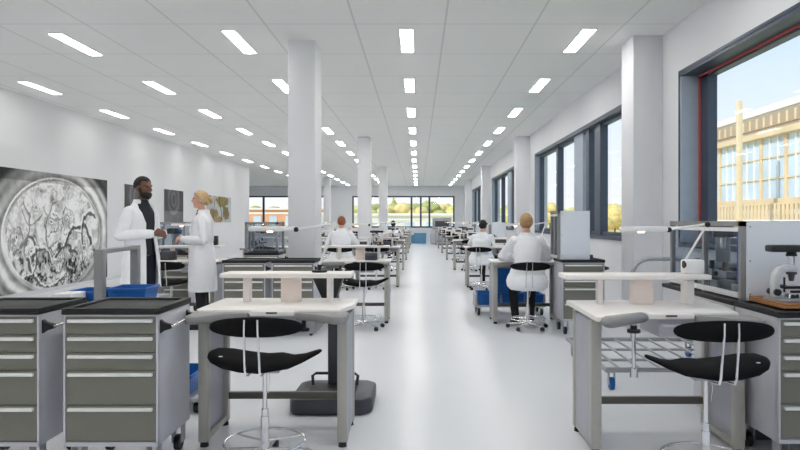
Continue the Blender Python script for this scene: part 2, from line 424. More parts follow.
dup(stool, 'black stool under the ginger-haired seated person', (-1.52, 12.62, 0), 0, SG)

for o in list(COL.objects):
    if o.get('category') == 'stool' and ' under the ' in o['label']:
        for c in kids(o):
            if c.name.startswith('seat') and not c.name.startswith('seat_'): c.scale = (.72, 1, 1)

# ------------------------------------------------------------------ task lamps
def make_lamp(label, loc, g='white jointed task lamps', flat=False):
    t = thing('task_lamp', label, 'lamp', loc, 0, g)     # origin: under the base on the shelf
    if flat: B().cyl((.0, 0, 0), (.0, 0, .014), .05, seg=24).cyl((0, 0, .014), (0, 0, .05), .014, seg=12).build('base', M_black, t)
    else:
        B().box(-.062, .062, -.045, .045, 0, .09, bev=.014).build('base', M_lamp_white, t)
        B().cyl((-.066, -.02, .06), (-.056, -.02, .06), .024, seg=14).build('knob', M_black, t)
    B().tube([(0 if flat else -.05, 0, .04 if flat else .075), (.092, 0, .312)], .0075, 8).build('lower_arm', M_lamp_white, t)
    B().cyl((.092, -.014, .312), (.092, .014, .312), .017, seg=14).build('elbow', M_lamp_white if flat else M_black, t)
    B().tube([(.092, 0, .315), (-.15, 0, .28)], .0075, 8).build('upper_arm', M_lamp_white, t)
    B().cyl((-.152, -.014, .279), (-.152, .014, .279), .016, seg=14).build('head_joint', M_black, t)
    h = B().box(-.46, -.165, -.035, .035, .268, .30, bev=.010).build('lamp_head', M_lamp_white, t)
    B().cyl((-.325, 0, .262), (-.325, 0, .268), .018, seg=16).build('lens', M_lens, h)
    return t
lamp = make_lamp('white jointed desk lamp with box base on the front right workbench shelf', (1.745, 4.07, 1.015))
LG = 'white jointed task lamps'
lamp2 = make_lamp('white jointed desk lamp on the front left workbench shelf, in front of the pillar', (-.645, 4.19, 1.015), LG, True)
for k in range(1, 6):
    dup(lamp2, 'white desk lamp on the %s workbench shelf left of the aisle' % ORD[k], (-.52, A_Y[k]+.38, 1.015), 0, LG)
    dup(lamp2, 'white desk lamp on the %s workbench shelf right of the aisle' % ORD[k], (1.66 if k == 1 else 1.60, R_Y[k]+.38, 1.015), 0, LG)
    dup(lamp2, 'white desk lamp near the left wall, on the %s bench behind the standing people' % (ORD[k-1]), (BX+.2, A_Y[k]+.38, 1.015), 0, LG)

# ------------------------------------------------------------------ roller cabinets
def make_cabinet(label, loc):
    t = thing('roller_cabinet', label, 'cabinet', loc, 0, 'grey roller drawer cabinets')   # origin: floor, centre of the front
    w, d, z0, z1 = .2485, .47, .165, .858
    bd = B().box(-w, w, .018, d, z0, z1, bev=.004)
    bd.box(-w, -.238, 0, .03, z0, z1).box(.238, w, 0, .03, z0, z1).box(-w, w, 0, .03, .848, z1).box(-w, w, 0, .03, z0, .187)
    bd.build('body', M_frame, t)
    tp = B().box(-w-.006, w+.006, -.012, d+.012, z1, .881, bev=.005)
    tp.box(-w-.006, w+.006, -.012, .03, .881, .892, bev=.004).box(-w-.006, w+.006, d-.03, d+.012, .881, .892, bev=.004)
    tp.box(-w-.006, -w+.03, .03, d-.03, .881, .892, bev=.004).box(w-.03, w+.006, .03, d-.03, .881, .892, bev=.004)
    tp.build('worktop', M_rubber, t)
    ed = [.847, .753, .659, .565, .382, .19]
    for a, b in zip(ed[:-1], ed[1:]):
        dr = B().box(-.235, .235, .002, .03, b+.003, a-.002, bev=.002).build('drawer', M_drawer, t)
        zh = a-.022
        B().box(-.222, .222, -.016, .004, zh-.009, zh+.009, bev=.004).build('handle', M_alu, dr)
    ph = B().cyl((w+.055, .03, .79), (w+.055, d-.04, .79), .0085, seg=10).build('push_handle', M_chrome, t)
    for yy in (.04, d-.05): B().prism([(w-.002, .752), (w+.018, .768), (w+.06, .78), (w+.06, .80), (w+.018, .812), (w-.002, .828)], yy-.014, yy+.014, 'y').build('bracket', M_black, ph)
    for x in (-.2, .2):
        for yy in (.06, d-.06):
            c = B().box(x-.03, x+.03, yy-.03, yy+.03, .155, .165).box(x-.03, x-.024, yy-.02, yy+.04, .05, .16).box(x+.024, x+.03, yy-.02, yy+.04, .05, .16).build('caster', M_steel, t)
            B().cyl((x-.015, yy+.012, .046), (x+.015, yy+.012, .046), .046, seg=20).build('wheel', M_black, c)
    return t
CG = 'grey roller drawer cabinets'
cab = make_cabinet('grey five-drawer roller cabinet with black top, next to the front left workbench', (-1.615, 3.362, 0))
dup(cab, 'grey five-drawer roller cabinet cut off by the left edge of the photo', (-2.24, 3.362, 0), 0, CG)
dup(cab, 'grey roller cabinet in front of the first pillar, beside the second workbench', (-1.46, 7.475, 0), 0, CG)
dup(cab, 'grey roller cabinet left of the first pillar, nearest the standing woman', (-2.035, 7.475, 0), 0, CG)
c1 = dup(cab, 'grey drawer cabinet carrying the microscope on its wooden tray', (2.176, 3.42, 0), 0, CG); c1.scale = (1, 1, .97)
dup(cab, 'grey roller cabinet right of the seated light-haired woman, below a white board', (1.955, 7.56, 0), 0, CG)
for k in range(3, 7):
    dup(cab, 'grey roller cabinet left of the %s workbench in the left aisle row' % ORD[k], (-2.1, A_Y[k]-.9, 0), 0, CG)
    dup(cab, 'grey roller cabinet right of the %s workbench in the right aisle row' % ORD[k], (2.17, R_Y[k]-.4, 0), 0, CG)
dup(cab, 'grey roller cabinet right of the third workbench in the right aisle row', (2.2, R_Y[2]-.4, 0), 0, CG)
dup(cab, 'grey roller cabinet under the glass case between the standing man and woman', (-3.55, 9.22, 0), 0, CG)
dup(cab, 'grey roller cabinet under the glass case left of the first pillar', (-2.25, 9.22, 0), 0, CG)

# ------------------------------------------------------------------ glass enclosures
def make_case(label, x0, x1, y0, y1, z0, z1, front=True):
    t = thing('glass_enclosure', label, 'glass case', (x0, y0, z0), 0, 'glass enclosures on cabinets')
    W, D, H = x1-x0, y1-y0, z1-z0; p = .032; ym = D*.46
    f = B()
    for yy in (0, D-p): f.box(0, p, yy, yy+p, 0, H).box(W-p, W, yy, yy+p, 0, H)
    f.box(0, p, ym, ym+p, 0, H)
    for zz in (H-p,): f.box(0, p, 0, D, zz, zz+p).box(W-p, W, 0, D, zz, zz+p).box(0, W, D-p, D, zz, zz+p).box(0, W, 0, p, zz, zz+p)
    f.box(0, W, D-p, D, 0, p).box(W-p, W, 0, D, 0, p)
    f.build('frame', M_case, t)
    B().box(-.004, .02, p, D, .012, .045).build('side_rail', M_alu, t); B().box(-.004, .02, p, D, H-.065, H-.04).build('side_rail', M_alu, t)
    for a, b in ((p, ym), (ym+p, D-p)): B().box(.012, .017, a, b, .045, H-.065).build('side_pane', M_glass2, t)
    B().box(W-.02, W-.015, p, D-p, p, H-p).build('side_pane', M_glass2, t)
    B().box(p, W-p, D-.02, D-.015, p, H-p).build('rear_pane', M_glass2, t)
    if front:
        B().box(p, W-.002, -.012, .008, .0, H-.002, bev=.003).build('front_board', M_board, t)
        b = B()
        for zz in (H*.08, H*.5, H*.93): b.cyl((.05, -.016, zz), (.05, -.011, zz), .006, seg=10)
        b.build('screw', M_steel, t)
    else: B().box(p, W-p, .012, .017, p, H-p).build('front_pane', M_glass2, t)
    return t
base = thing('low_cabinet', 'grey low cabinet with black worktop carrying the front right glass case', 'cabinet', (1.92, 3.912, 0)); base.scale = (1, 1, .97)
B().box(.006, 1.0, 0, .56, .08, .858, bev=.004).build('body', M_frame, base)
B().box(.94, .99, 1.06, 1.11, 0, .858, bev=.004).build('leg', M_frame, base)
B().box(0, 1.01, 0, 1.13, .858, .888, bev=.005).build('worktop', M_rubber, base)
B().box(.05, .98, .04, .5, 0, .08).build('plinth', M_graphite, base)
make_case('glass-sided case with white front board behind the microscope, front right', 1.98, 2.90, 3.925, 5.03, .8615, 1.349)
make_case('glass case with tall white front board beside the seated light-haired woman', 1.66, 2.04, 7.60, 8.02, .892, 1.472)
make_case('small glass case between the standing man and woman', -3.86, -3.36, 9.23, 9.68, .892, 1.335, False)
make_case('small glass case left of the first pillar', -2.5, -2.02, 9.23, 9.68, .892, 1.335, False)
make_case('glass case with white front board on the fourth right-row cabinet', 1.95, 2.37, R_Y[3]-.38, R_Y[3]+.05, .892, 1.31)
make_case('glass case with white front board on the fifth right-row cabinet', 1.95, 2.37, R_Y[4]-.38, R_Y[4]+.05, .892, 1.31)

# machines standing inside / behind the cases
def make_machine(label, loc, rz=0):
    t = thing('bench_machine', label, 'machine', loc, rz, 'bench machines in glass cases')
    B().box(-.15, .15, -.12, .12, 0, .05, bev=.008).build('base', M_graphite, t)
    B().box(-.05, .05, .04, .10, .05, .36, bev=.006).build('column', M_steel, t)
    B().box(-.07, .07, -.10, .08, .27, .35, bev=.01).build('head', M_black, t)
    B().cyl((0, -.05, .19), (0, -.05, .27), .022, .03, seg=14).build('spindle', M_chrome, t)
    B().cyl((.07, 0, .30), (.11, 0, .30), .03, seg=14).build('dial', M_blue, t)
    B().box(-.09, .09, -.10, .03, .05, .085, bev=.004).build('stage', M_steel, t)
    return t
mach = make_machine('dark bench machine with blue dial behind the front pane of the front right case', (2.25, 4.25, .9615), .5)
MG = 'bench machines in glass cases'
dup(mach, 'dark bench machine behind the rear pane of the front right case', (2.25, 4.72, .9615), -.4, MG)
dup(mach, 'dark bench machine in the middle of the front right case', (2.62, 4.45, .9615), .9, MG)
dup(mach, 'dark bench machine in the case between the standing man and woman', (-3.6, 9.45, .892), 0, MG)
dup(mach, 'dark bench machine in the case beside the seated light-haired woman', (1.96, 7.83, .892), 0, MG)

bed = thing('machine_bed', 'dark machine bed with steel rails inside the front right glass case', 'machine', (2.42, 4.48, .8615))
B().box(-.38, .38, -.46, .46, 0, .10, bev=.006).build('bed', M_graphite, bed)
for yy in (-.40, -.1, .1, .40): B().box(-.40, -.37, yy-.05, yy+.05, .02, .085, bev=.004).build('access_panel', M_steel, bed)
tag(B().box(-.02, .02, -.02, .02, 0, .34, bev=.004).build('blue_column', M_blue, None, loc=(2.07, 4.10, .9615)), 'slim blue column in the front right glass case', 'column')
tag(B().cyl((0, 0, 0), (0, 0, .36), .016, seg=14).build('white_tube', M_lamp_white, None, loc=(2.07, 4.0, .9615)), 'slim white tube standing in the front right glass case', 'tube')
for (x_, y_, lab) in ((2.08, 4.36, 'steel gauge block nearest the front pane in the front right case'), (2.09, 4.58, 'steel gauge block in the middle of the front right case'), (2.10, 4.84, 'steel gauge block nearest the far end of the front right case')):
    g_ = thing('gauge_block', lab, 'gauge', (x_, y_, .9615), .2, 'gauge blocks in the case')
    B().box(-.03, .03, -.06, .06, 0, .05, bev=.004).build('block', M_steel, g_); B().cyl((0, -.02, .05), (0, -.02, .11), .018, seg=12).build('post', M_black, g_); B().cyl((-.036, .03, .03), (-.028, .03, .03), .016, seg=12).build('knob', M_black, g_)

# ------------------------------------------------------------------ microscope on tray
tray = thing('wooden_tray', 'oiled wooden tray under the microscope on the front right cabinet', 'tray', (2.23, 3.70, .8655))
B().box(-.22, .26, -.19, .19, 0, .018, bev=.005).build('board', M_wood, tray)
B().box(-.22, .26, -.19, -.172, .018, .03, bev=.003).box(-.22, .26, .172, .19, .018, .03, bev=.003).box(-.22, -.202, -.17, .17, .018, .03, bev=.003).box(.242, .26, -.17, .17, .018, .03, bev=.003).build('rim', M_wood, tray)
def make_scope(label, loc, rz=0):
    t = thing('microscope', label, 'microscope', loc, rz, 'bench microscopes')
    B().prism([(-.09, -.09), (.10, -.09), (.13, -.03), (.13, .05), (.09, .10), (-.09, .10)], 0, .028, bev=.007).build('base', M_steel, t)
    # curved arm in the xz plane
    arm = [(-.088, .028), (-.04, .028), (-.048, .07), (-.055, .12), (-.042, .165), (-.01, .182), (.055, .186), (.06, .205), (.045, .222), (-.01, .222), (-.055, .205), (-.08, .17), (-.09, .12)]
    B().prism(arm, -.026, .026, 'y', bev=.006).build('arm', M_scope, t)
    B().cyl((.0, -.045, .065), (.07, -.045, .065), .008, seg=10).cyl((-.03, -.03, .06), (-.03, -.03, .15), .006, seg=8).build('adjusting_rod', M_black, t)
    B().cyl((.03, 0, .028), (.03, 0, .05), .045, .04, seg=24).build('lamp_well', M_chrome, t)
    B().box(-.04, .09, -.055, .055, .082, .098, bev=.003).build('stage', M_black, t)
    s = B().box(-.02, .06, -.04, .03, .098, .104).build('slide_holder', M_chrome, t)
    B().cyl((.03, 0, .125), (.03, 0, .165), .013, .020, seg=16).cyl((.03, 0, .165), (.03, 0, .18), .03, seg=18).build('objective', M_graphite, t)
    B().cyl((.03, 0, .222), (.03, 0, .285), .019, seg=18).build('tube', M_chrome, t)
    B().cyl((.03, 0, .275), (.03, 0, .30), .032, .026, seg=18).build('collar', M_black, t)
    B().box(-.11, .20, -.045, .045, .30, .342, bev=.012).build('viewing_head', M_black, t)
    for sgn in (-1, 1): B().cyl((-.075, sgn*.028, .06), (-.075, sgn*.048, .06), .02, seg=16).build('focus_knob', M_black, t)
    B().cyl((.09, -.03, .09), (.125, -.03, .09), .013, seg=12).build('stage_knob', M_black, t)
    for (x, yy) in ((.03, -.06), (.07, -.05), (.0, -.065)): B().cyl((x, yy, .028), (x, yy, .05), .012, .008, seg=10).build('clip', M_black, t)
    return t
scope = make_scope('white and steel microscope with a long black head on the wooden tray', (2.13, 3.70, .8835))
scope.scale = (.96, .96, .96)
scope.rotation_euler = (0, 0, 0)
for (lab, loc) in (('small microscope on the third left-row workbench', (-.83-.05, A_Y[2]+.11, .823)),
                   ('small microscope on the fourth left-row workbench', (-.83+.1, A_Y[3]+.11, .823)),
                   ('small microscope on the fourth right-row workbench', (1.43-.1, R_Y[3]+.11, .823)),
                   ('small microscope on the fifth right-row workbench', (1.43+.1, R_Y[4]+.11, .823)),
                   ('small microscope near the left wall, on the second bench behind the standing people', (BX-.1, A_Y[2]+.11, .823))):
    dup(scope, lab, loc, random.uniform(-.35, .35), 'bench microscopes')

# ------------------------------------------------------------------ crates, carts, extractor
def make_crate(label, loc, w, d, h, rz=0, m=None):
    t = thing('blue_crate', label, 'crate', loc, rz, 'blue plastic crates'); m = m or M_blue; k = .006
    b = B(); tp = .012
    def rr(e, z): return [(-w/2+tp-e, -d/2+tp-e, z), (w/2-tp+e, -d/2+tp-e, z), (w/2-tp+e, d/2-tp+e, z), (-w/2+tp-e, d/2-tp+e, z)]
    b.loft([rr(0, 0), rr(tp, h), rr(tp-k, h), rr(-k, .008)], cap=False)
    b.box(-w/2+tp, w/2-tp, -d/2+tp, d/2-tp, 0, .008)
    b.build('tub', m, t)
    r = B(); e = .008
    r.box(-w/2-e, w/2+e, -d/2-e, -d/2+.004, h-.018, h+.002, bev=.003).box(-w/2-e, w/2+e, d/2-.004, d/2+e, h-.018, h+.002, bev=.003)
    r.box(-w/2-e, -w/2+.004, -d/2, d/2, h-.018, h+.002, bev=.003).box(w/2-.004, w/2+e, -d/2, d/2, h-.018, h+.002, bev=.003)
    r.build('rim', m, t)
    return t
def wheel(t, x, y, r=.045, m=None, zt=.12):
    c = B().box(x-.026, x-.02, y-.02, y+.02, r*.8, zt).box(x+.02, x+.026, y-.02, y+.02, r*.8, zt).box(x-.026, x+.026, y-.026, y+.026, zt-.008, zt).build('caster', M_steel, t)
    B().cyl((x-.016, y, r), (x+.016, y, r), r, seg=18).build('wheel', m or M_black, c)

cart = thing('tool_cart', 'grey tool cart with upright frame behind the front left cabinets', 'cart', (-2.345, 4.75, 0))
B().box(-.33, .33, -.42, .45, .735, .762, bev=.004).build('top_tray', M_steel, cart)
B().box(-.33, .33, -.42, .45, .135, .16, bev=.004).build('lower_tray', M_steel, cart)
for sx in (-.31, .31):
    for sy in (-.40, .43): B().box(sx-.018, sx+.018, sy-.018, sy+.018, .12, .75).build('post', M_frame, cart)
    for sy in (-.38, .40): wheel(cart, sx*.95, sy, .045, None, .135)
B().box(.150, .208, -.42, -.36, .762, 1.155, bev=.004).box(.045, .105, .36, .42, .762, 1.155, bev=.004).prism([(.150, -.40), (.208, -.40), (.105, .40), (.045, .40)], 1.125, 1.155).build('upright_frame', M_case, cart)
make_crate('shallow blue crate on the cart, left of the grey upright frame', (-2.44, 4.80, .762), .24, .30, .075)
make_crate('blue crate on the cart, right of the grey upright frame', (-2.14, 4.82, .762), .27, .30, .095, .08)
lowd = thing('crate_dolly', 'small grey dolly carrying a blue crate beside the front left workbench', 'dolly', (-1.72, 4.72, 0))
B().box(-.24, .22, -.26, .26, .09, .115, bev=.004).build('deck', M_steel, lowd)
for sx in (-.18, .16):
    for sy in (-.2, .2): wheel(lowd, sx, sy, .035, None, .09)
make_crate('blue crate on the low dolly beside the front left workbench', (-1.76, 4.72, .115), .30, .4, .14)
tag(B().box(-.07, .07, -.10, .10, 0, .08, bev=.006).build('white_box', M_lamp_white, None, loc=(-2.48, 4.55, .762)), 'small white box at the left end of the tool cart', 'box')

dolly = thing('rack_dolly', 'low grey tubular rack dolly with blue wheel behind the front right workbench', 'dolly', (2.12, 5.75, 0))
B().tube([(-.62, -.66, .165), (.62, -.66, .165), (.62, .66, .165), (-.62, .66, .165)], .022, 8, loop=True).build('frame', M_steel, dolly)
for k in range(7):
    x = -.5+k*.166; B().cyl((x, -.66, .165), (x+.02, .66, .165), .011, seg=8).build('slat_bar', M_steel, dolly)
for yy in (-.2, .25): B().cyl((-.62, yy, .145), (.62, yy, .145), .013, seg=8).build('cross_bar', M_steel, dolly)
for sx in (-.57, .57):
    for sy in (-.62, .62): wheel(dolly, sx, sy, .05, M_blue, .15)
hp = [(.02, .64, .165), (.02, .64, .80)]+[(.02+.17-.17*math.cos(a), .64, .80+.17*math.sin(a)) for a in (.3, .6, .9, 1.2, 1.5)]+[(.42, .64, .972), (.58, .64, .95), (.6, .64, .80), (.6, .64, .165)]
B().tube(hp, .021, 10).build('push_handle', M_steel, dolly, 'curved grey tubular handle')

ext = thing('dust_extractor', 'dark grey extractor with flat base, post and black funnel behind the front left workbench', 'extractor', (-.62, 4.72, 0))
bs = [(-.25, -.29), (.23, -.29), (.30, -.22), (.30, .2), (.24, .27), (-.22, .27), (-.28, .2), (-.28, -.24)]
B().prism(bs, .0, .115, bev=.022).build('base', M_graphite, ext)
B().box(-.17, .17, -.22, .12, .112, .128, bev=.006).build('base_tray', M_black, ext)
B().box(-.055, .02, .07, .17, .115, .80, bev=.008).build('post', M_graphite, ext)
B().tube([(-.16, .05, .11), (-.17, .08, .19), (-.15, .12, .20), (.14, .12, .20), (.17, .08, .19), (.16, .05, .11)], .011, 8).build('carry_handle', M_black, ext)
B().prism([(-.085, .76), (.0, .76), (.02, .80), (.062, .935), (-.165, .935)], .02, .2, 'y', bev=.006).build('funnel', M_black, ext)

bcart = thing('bin_cart', 'grey trolley holding blue bins behind the seated light-haired woman\'s workbench', 'cart', (1.33, 9.35, 0))
B().box(-.52, .50, -.22, .22, .12, .145, bev=.004).build('tray', M_steel, bcart)
for sx in (-.46, .44):
    for sy in (-.18, .18): wheel(bcart, sx, sy, .05, M_black, .12)
for sx in (-.50, .48): B().box(sx-.012, sx+.012, -.2, .2, .145, .30).build('end_rail', M_steel, bcart)
make_crate('blue bin at the left end of the trolley tray, right aisle row', (1.02, 9.35, .145), .32, .36, .17)
make_crate('blue bin in the middle of the trolley tray, below the tall bin stack', (1.36, 9.35, .145), .32, .36, .17)
make_crate('blue bin second from the bottom of the trolley stack', (1.24, 9.33, .325), .30, .34, .13)
make_crate('blue bin third from the bottom of the trolley stack', (1.24, 9.33, .465), .30, .34, .13)
make_crate('topmost blue bin of the trolley stack', (1.24, 9.33, .605), .30, .34, .13)
make_crate('blue bin at the right end of the trolley tray', (1.67, 9.35, .145), .26, .36, .15)
for (lab, x, yy, w_, h) in (('pale blue tub by the far wall, left of the aisle end', .12, 38.6, .75, .62), ('pale blue tub by the far wall, right of the aisle end', .98, 38.3, .5, .55), ('second pale blue tub by the far wall, left side', -.45, 38.9, .5, .5)):
    t = make_crate(lab, (x, yy, 0), w_, .6, h, 0, M_bluepale)
mach2 = thing('grey_machine', 'grey machine cabinet on a bench beneath the far window', 'machine', (1.35, 37.6, 0))
B().box(-.6, .6, -.4, .4, 0, .85, bev=.02).build('body', M_frame, mach2)
B().box(-.5, .6, -.3, .35, .85, 1.55, bev=.04).build('hood', M_steel, mach2)
B().box(-.35, .45, -.32, -.29, 1.0, 1.35, bev=.01).build('screen', M_graphite, mach2)

# small equipment on benches
def small_box(label, loc, w, d, h, m, name='instrument_box'):
    t = thing(name, label, 'instrument', loc, 0, 'small instruments on the benches')
    B().box(-w/2, w/2, -d/2, d/2, 0, h, bev=.008).build('case', m, t)
    B().box(-w*.38, w*.38, -d/2-.004, -d/2+.002, h*.35, h*.85, bev=.001).build('display', M_graphite, t)
    B().cyl((w*.25, -d/2-.015, h*.18), (w*.25, -d/2, h*.18), h*.09, seg=12).build('knob', M_black, t)
small_box('black instrument on the bench right behind the standing woman', (-2.83, 8.86, 1.015), .11, .1, .13, M_black)
for k in range(1, 6):
    if k > 1: small_box('white instrument on the %s left-row workbench' % ORD[k], (-.83-.3, A_Y[k]+.25, .823), .2, .16, .12, M_lamp_white)
    small_box('dark instrument at the right of the %s left-row workbench' % ORD[k], (-.83+.2, A_Y[k]+.2, .823), .16, .14, .1, M_graphite)
    small_box('white instrument on the %s right-row workbench' % ORD[k], (1.43-.3, R_Y[k]+.42, 1.015), .2, .12, .1, M_lamp_white)
    small_box('dark instrument under the shelf of the %s right-row workbench' % ORD[k], (1.43+.22, R_Y[k]+.3, .823), .18, .14, .1, M_graphite)
    small_box('dark instrument near the left wall, on the %s bench behind the standing people' % ORD[k-1], (BX-.25, A_Y[k]+.25, .823), .18, .14, .12, M_graphite)

# ------------------------------------------------------------------ mural and wall prints
def smooth(a, b, x):
    t = min(1, max(0, (x-a)/(b-a))); return t*t*(3-2*t)
def hsh(i, j):
    n = math.sin(i*127.1+j*311.7)*43758.5453; return n-math.floor(n)
def vn(x, y):
    i, j = math.floor(x), math.floor(y); u, v = x-i, y-j; u = u*u*(3-2*u); v = v*v*(3-2*v)
    return (hsh(i, j)*(1-u)+hsh(i+1, j)*u)*(1-v)+(hsh(i, j+1)*(1-u)+hsh(i+1, j+1)*u)*v
def fbm(x, y, n=4):
    s, a, t = 0, .5, 0
    for _ in range(n): s += a*vn(x, y); t += a; x, y, a = x*2.03+7.1, y*2.03+3.3, a*.55
    return s/t
gears = [(1.85, 1.50, .13, .93, 4, 0), (3.62, .80, .17, .95, 5, 1), (2.35, 1.22, .26, .85, 5, .4), (2.95, 1.30, .30, .88, 5, .9), (1.75, .72, .30, .62, 5, 2), (2.55, .55, .33, .7, 4, 1), (3.1, .45, .2, .8, 5, 2), (1.3, .95, .22, .75, 5, 1), (3.7, 1.35, .12, .9, 4, 2), (2.1, .3, .2, .7, 5, 3)]
arcs = [(3.35, .62, .52, .055, .3, 2.9, .10), (3.35, .62, .60, .03, .2, 3.0, .93), (2.3, .75, .75, .03, 3.4, 5.6, .2), (2.3, .75, .70, .025, 3.4, 5.6, .95), (1.75, 1.5, .3, .02, 3.2, 6.0, .35), (2.7, 1.1, .55, .025, 1.9, 4.4, .3), (3.9, .95, .45, .05, 1.2, 3.6, .15), (3.9, .95, .52, .03, 1.1, 3.7, .92), (1.45, .6, .42, .035, 4.2, 7.4, .2), (1.45, .6, .37, .025, 4.2, 7.4, .93), (2.9, .3, .4, .03, .5, 2.6, .15), (2.0, .35, .35, .03, .2, 2.4, .2), (2.0, .35, .41, .025, .2, 2.4, .9), (3.3, 1.5, .5, .02, 3.6, 5.6, .4), (1.15, 1.2, .5, .03, 4.9, 7.2, .35), (2.5, 1.75, .5, .025, 3.5, 5.5, .45)]
def mural_col(x, y):
    # x along the wall 0..4.55 m, y up 0..2.19 m
    cx, cy = 2.55, 1.0
    dx, dy = (x-cx)/1.72, (y-cy)/1.13
    d = math.hypot(dx, dy); ang = math.atan2(dy, dx)
    n1 = fbm(x*1.6, y*1.6); n2 = fbm(x*5+9, y*5+2); n3 = fbm(x*13, y*13, 3)
    lower = smooth(1.0, .35, y)
    wx, wy = x+.25*(n1-.5), y+.25*(n2-.5)
    g = .80+.55*(n2-.5)+.25*(n3-.5)-.10*lower
    rid = abs(fbm(wx*2.4+4, wy*2.4)-.5); g -= (.45*lower+.22)*smooth(.05, .0, rid)
    rid = abs(fbm(wx*3.6+14, wy*3.6+5)-.5); g -= (.5*lower+.12)*smooth(.05, .0, rid)
    rid = abs(fbm(wx*4.3+44, wy*4.3+5)-.5); g += .35*smooth(.04, .0, rid)
    g -= .38*lower*smooth(.52, .34, fbm(x*6+30, y*6))
    for (gx, gy, gr, gb, sp, ph) in gears[:8]:
        q = math.hypot(wx-gx, wy-gy)
        if q < gr:
            if q > gr*.86: g = .35*g+.65*(gb-.18*math.cos(math.atan2(y-gy, x-gx)*2+ph))
            elif q > gr*.78: g = g*.45
            elif q < gr*.30: g = .3 if q < gr*.12 else (.97 if q < gr*.25 else .45)
    for (ax, ay, ar, aw, a0, a1, av) in arcs:
        q = abs(math.hypot(wx-.03-ax, wy-.03-ay)-ar)
        if q < aw:
            a = math.atan2(wy-ay, wx-ax) % (2*PI)
            if a0 <= a <= a1 or a0 <= a+2*PI <= a1: g += (av-g)*.85*smooth(aw, aw*.5, q)
    if d > .90:
        s = d*7+1.1*fbm(ang*1.6+5, d*2)
        br = .5+.5*math.sin(s*4.6+1.2)
        h_ = .42+.55*br*(.65+.35*math.sin(ang*2.0+.2))+.35*(n2-.5)
        if .955 < d < .985: h_ = h_+(.97-h_)*(.35+.65*max(0, math.sin(ang*1.0-.5)))
        g = g+(h_-g)*smooth(.90, .93, d)
        if d > 1.2: g = g*(1-.8*smooth(1.2, 1.36, d))
    if y > 2.0: g *= .75
    g = max(.03, g); g = g**.68; g = .5+(g-.5)*1.12
    return min(.97, max(.04, g))
def plant_col(x, y):
    n = fbm(x*3, y*3); g = (.58+.2*n, .60+.2*n, .61+.2*n)
    for (px, py, rx, ry, c) in ((.55, .30, .42, .17, (.52, .44, .28)), (1.3, .75, .55, .2, (.50, .44, .22)), (.3, .72, .25, .1, (.62, .58, .42)), (1.6, .35, .3, .25, (.45, .40, .26)), (.9, .12, .5, .1, (.6, .52, .36))):
        q = math.hypot((x-px)/rx, (y-py)/ry)+.7*(fbm(x*9, y*9)-.5)
        if q < 1: g = tuple(a*(.75+.5*fbm(x*14, y*14)) for a in c)
    if abs(x-1.15-.1*math.sin(y*6)) < .03 or abs(x-.5-.2*y) < .02: g = (.25, .22, .17)
    if x < .35 and y > .72: g = (.2, .2, .2)
    return g
def grey_col(seed):
    def f(x, y):
        n = fbm(x*1.3+seed, y*1.3+seed*2, 3); g = .16+.28*n
        q = math.hypot(x-.7, y-.65)
        if abs(q-.38) < .07 or abs(q-.18) < .04: g += .12
        if y < .32: g += .16
        return (g, g, g*1.03)
    return f
PM = attr_mat('printed_photo', .45)
def wall_print(name, label, cat, y0, y1, z0, z1, fn, nx, nz, group=None):
    L, H = y1-y0, z1-z0
    t = thing(name, label, cat, (WL, y0, z0), 0, group)
    B().box(0, .028, 0, L, 0, H).build('backing', M_lamp_white, t)
    bm = bmesh.new(); vs = [[bm.verts.new((.0285, L*i/nx, H*j/nz)) for j in range(nz+1)] for i in range(nx+1)]
    for i in range(nx):
        for j in range(nz): bm.faces.new((vs[i][j], vs[i+1][j], vs[i+1][j+1], vs[i][j+1]))
    me = bpy.data.meshes.new('print'); bm.to_mesh(me); bm.free(); me.materials.append(PM)
    ca = me.color_attributes.new('print', 'FLOAT_COLOR', 'POINT')
    arr = []
    for v in me.vertices:
        c = fn(v.co.y, v.co.z); c = c if isinstance(c, tuple) else (c, c, c)
        arr += [x**2.2 for x in c]+[1]
    ca.data.foreach_set('color', arr)
    o = bpy.data.objects.new('print', me); COL.objects.link(o); o.parent = t
    return t
wall_print('wall_mural', 'huge black and white photo mural of watch gears on the left wall', 'picture', 9.95, 14.5, .08, 2.27, mural_col, 300, 150)
wall_print('wall_print', 'plain grey print on the left wall behind the standing man\'s head', 'picture', 15.35, 16.75, 1.32, 2.24, grey_col(3), 50, 34, 'grey prints on the left wall')
wall_print('wall_print', 'dark grey print on the left wall between the standing man and woman', 'picture', 17.75, 19.2, 1.32, 2.24, grey_col(8), 50, 34, 'grey prints on the left wall')
wall_print('wall_print', 'picture of olive-brown plants on the left wall behind the woman\'s bun', 'picture', 21.3, 24.1, 1.3, 2.22, lambda x, y: plant_col(x*.75, y), 110, 44)

# ------------------------------------------------------------------ people
def head_parts(b, c, s=1.0, fem=False):
    """adds a head centred at c, facing +Y, to builder b"""
    x, y, z = c
    b.ell((x, y-.012*s, z+.02*s), (.074*s, .094*s, .092*s))
    b.ell((x, y+.028*s, z-.055*s), (.055*s, .062*s, .068*s))
    b.ell((x, y+.055*s, z-.098*s), (.03*s, .03*s, .024*s))
    b.seg((x, y+.085*s, z+.012*s), .010*s, (x, y+.106*s, z-.026*s), .014*s)
    for k in (-1, 1):
        b.ell((x+k*.030*s, y+.078*s, z+.022*s), (.024*s, .014*s, .009*s))
        b.ell((x+k*.077*s, y-.008*s, z-.012*s), (.010*s, .022*s, .032*s))
        b.ell((x+k*.04*s, y+.058*s, z-.03*s), (.022*s, .022*s, .02*s))
    b.ell((x, y+.085*s, z-.058*s), (.024*s, .010*s, .007*s)); b.ell((x, y+.083*s, z-.072*s), (.021*s, .010*s, .007*s))
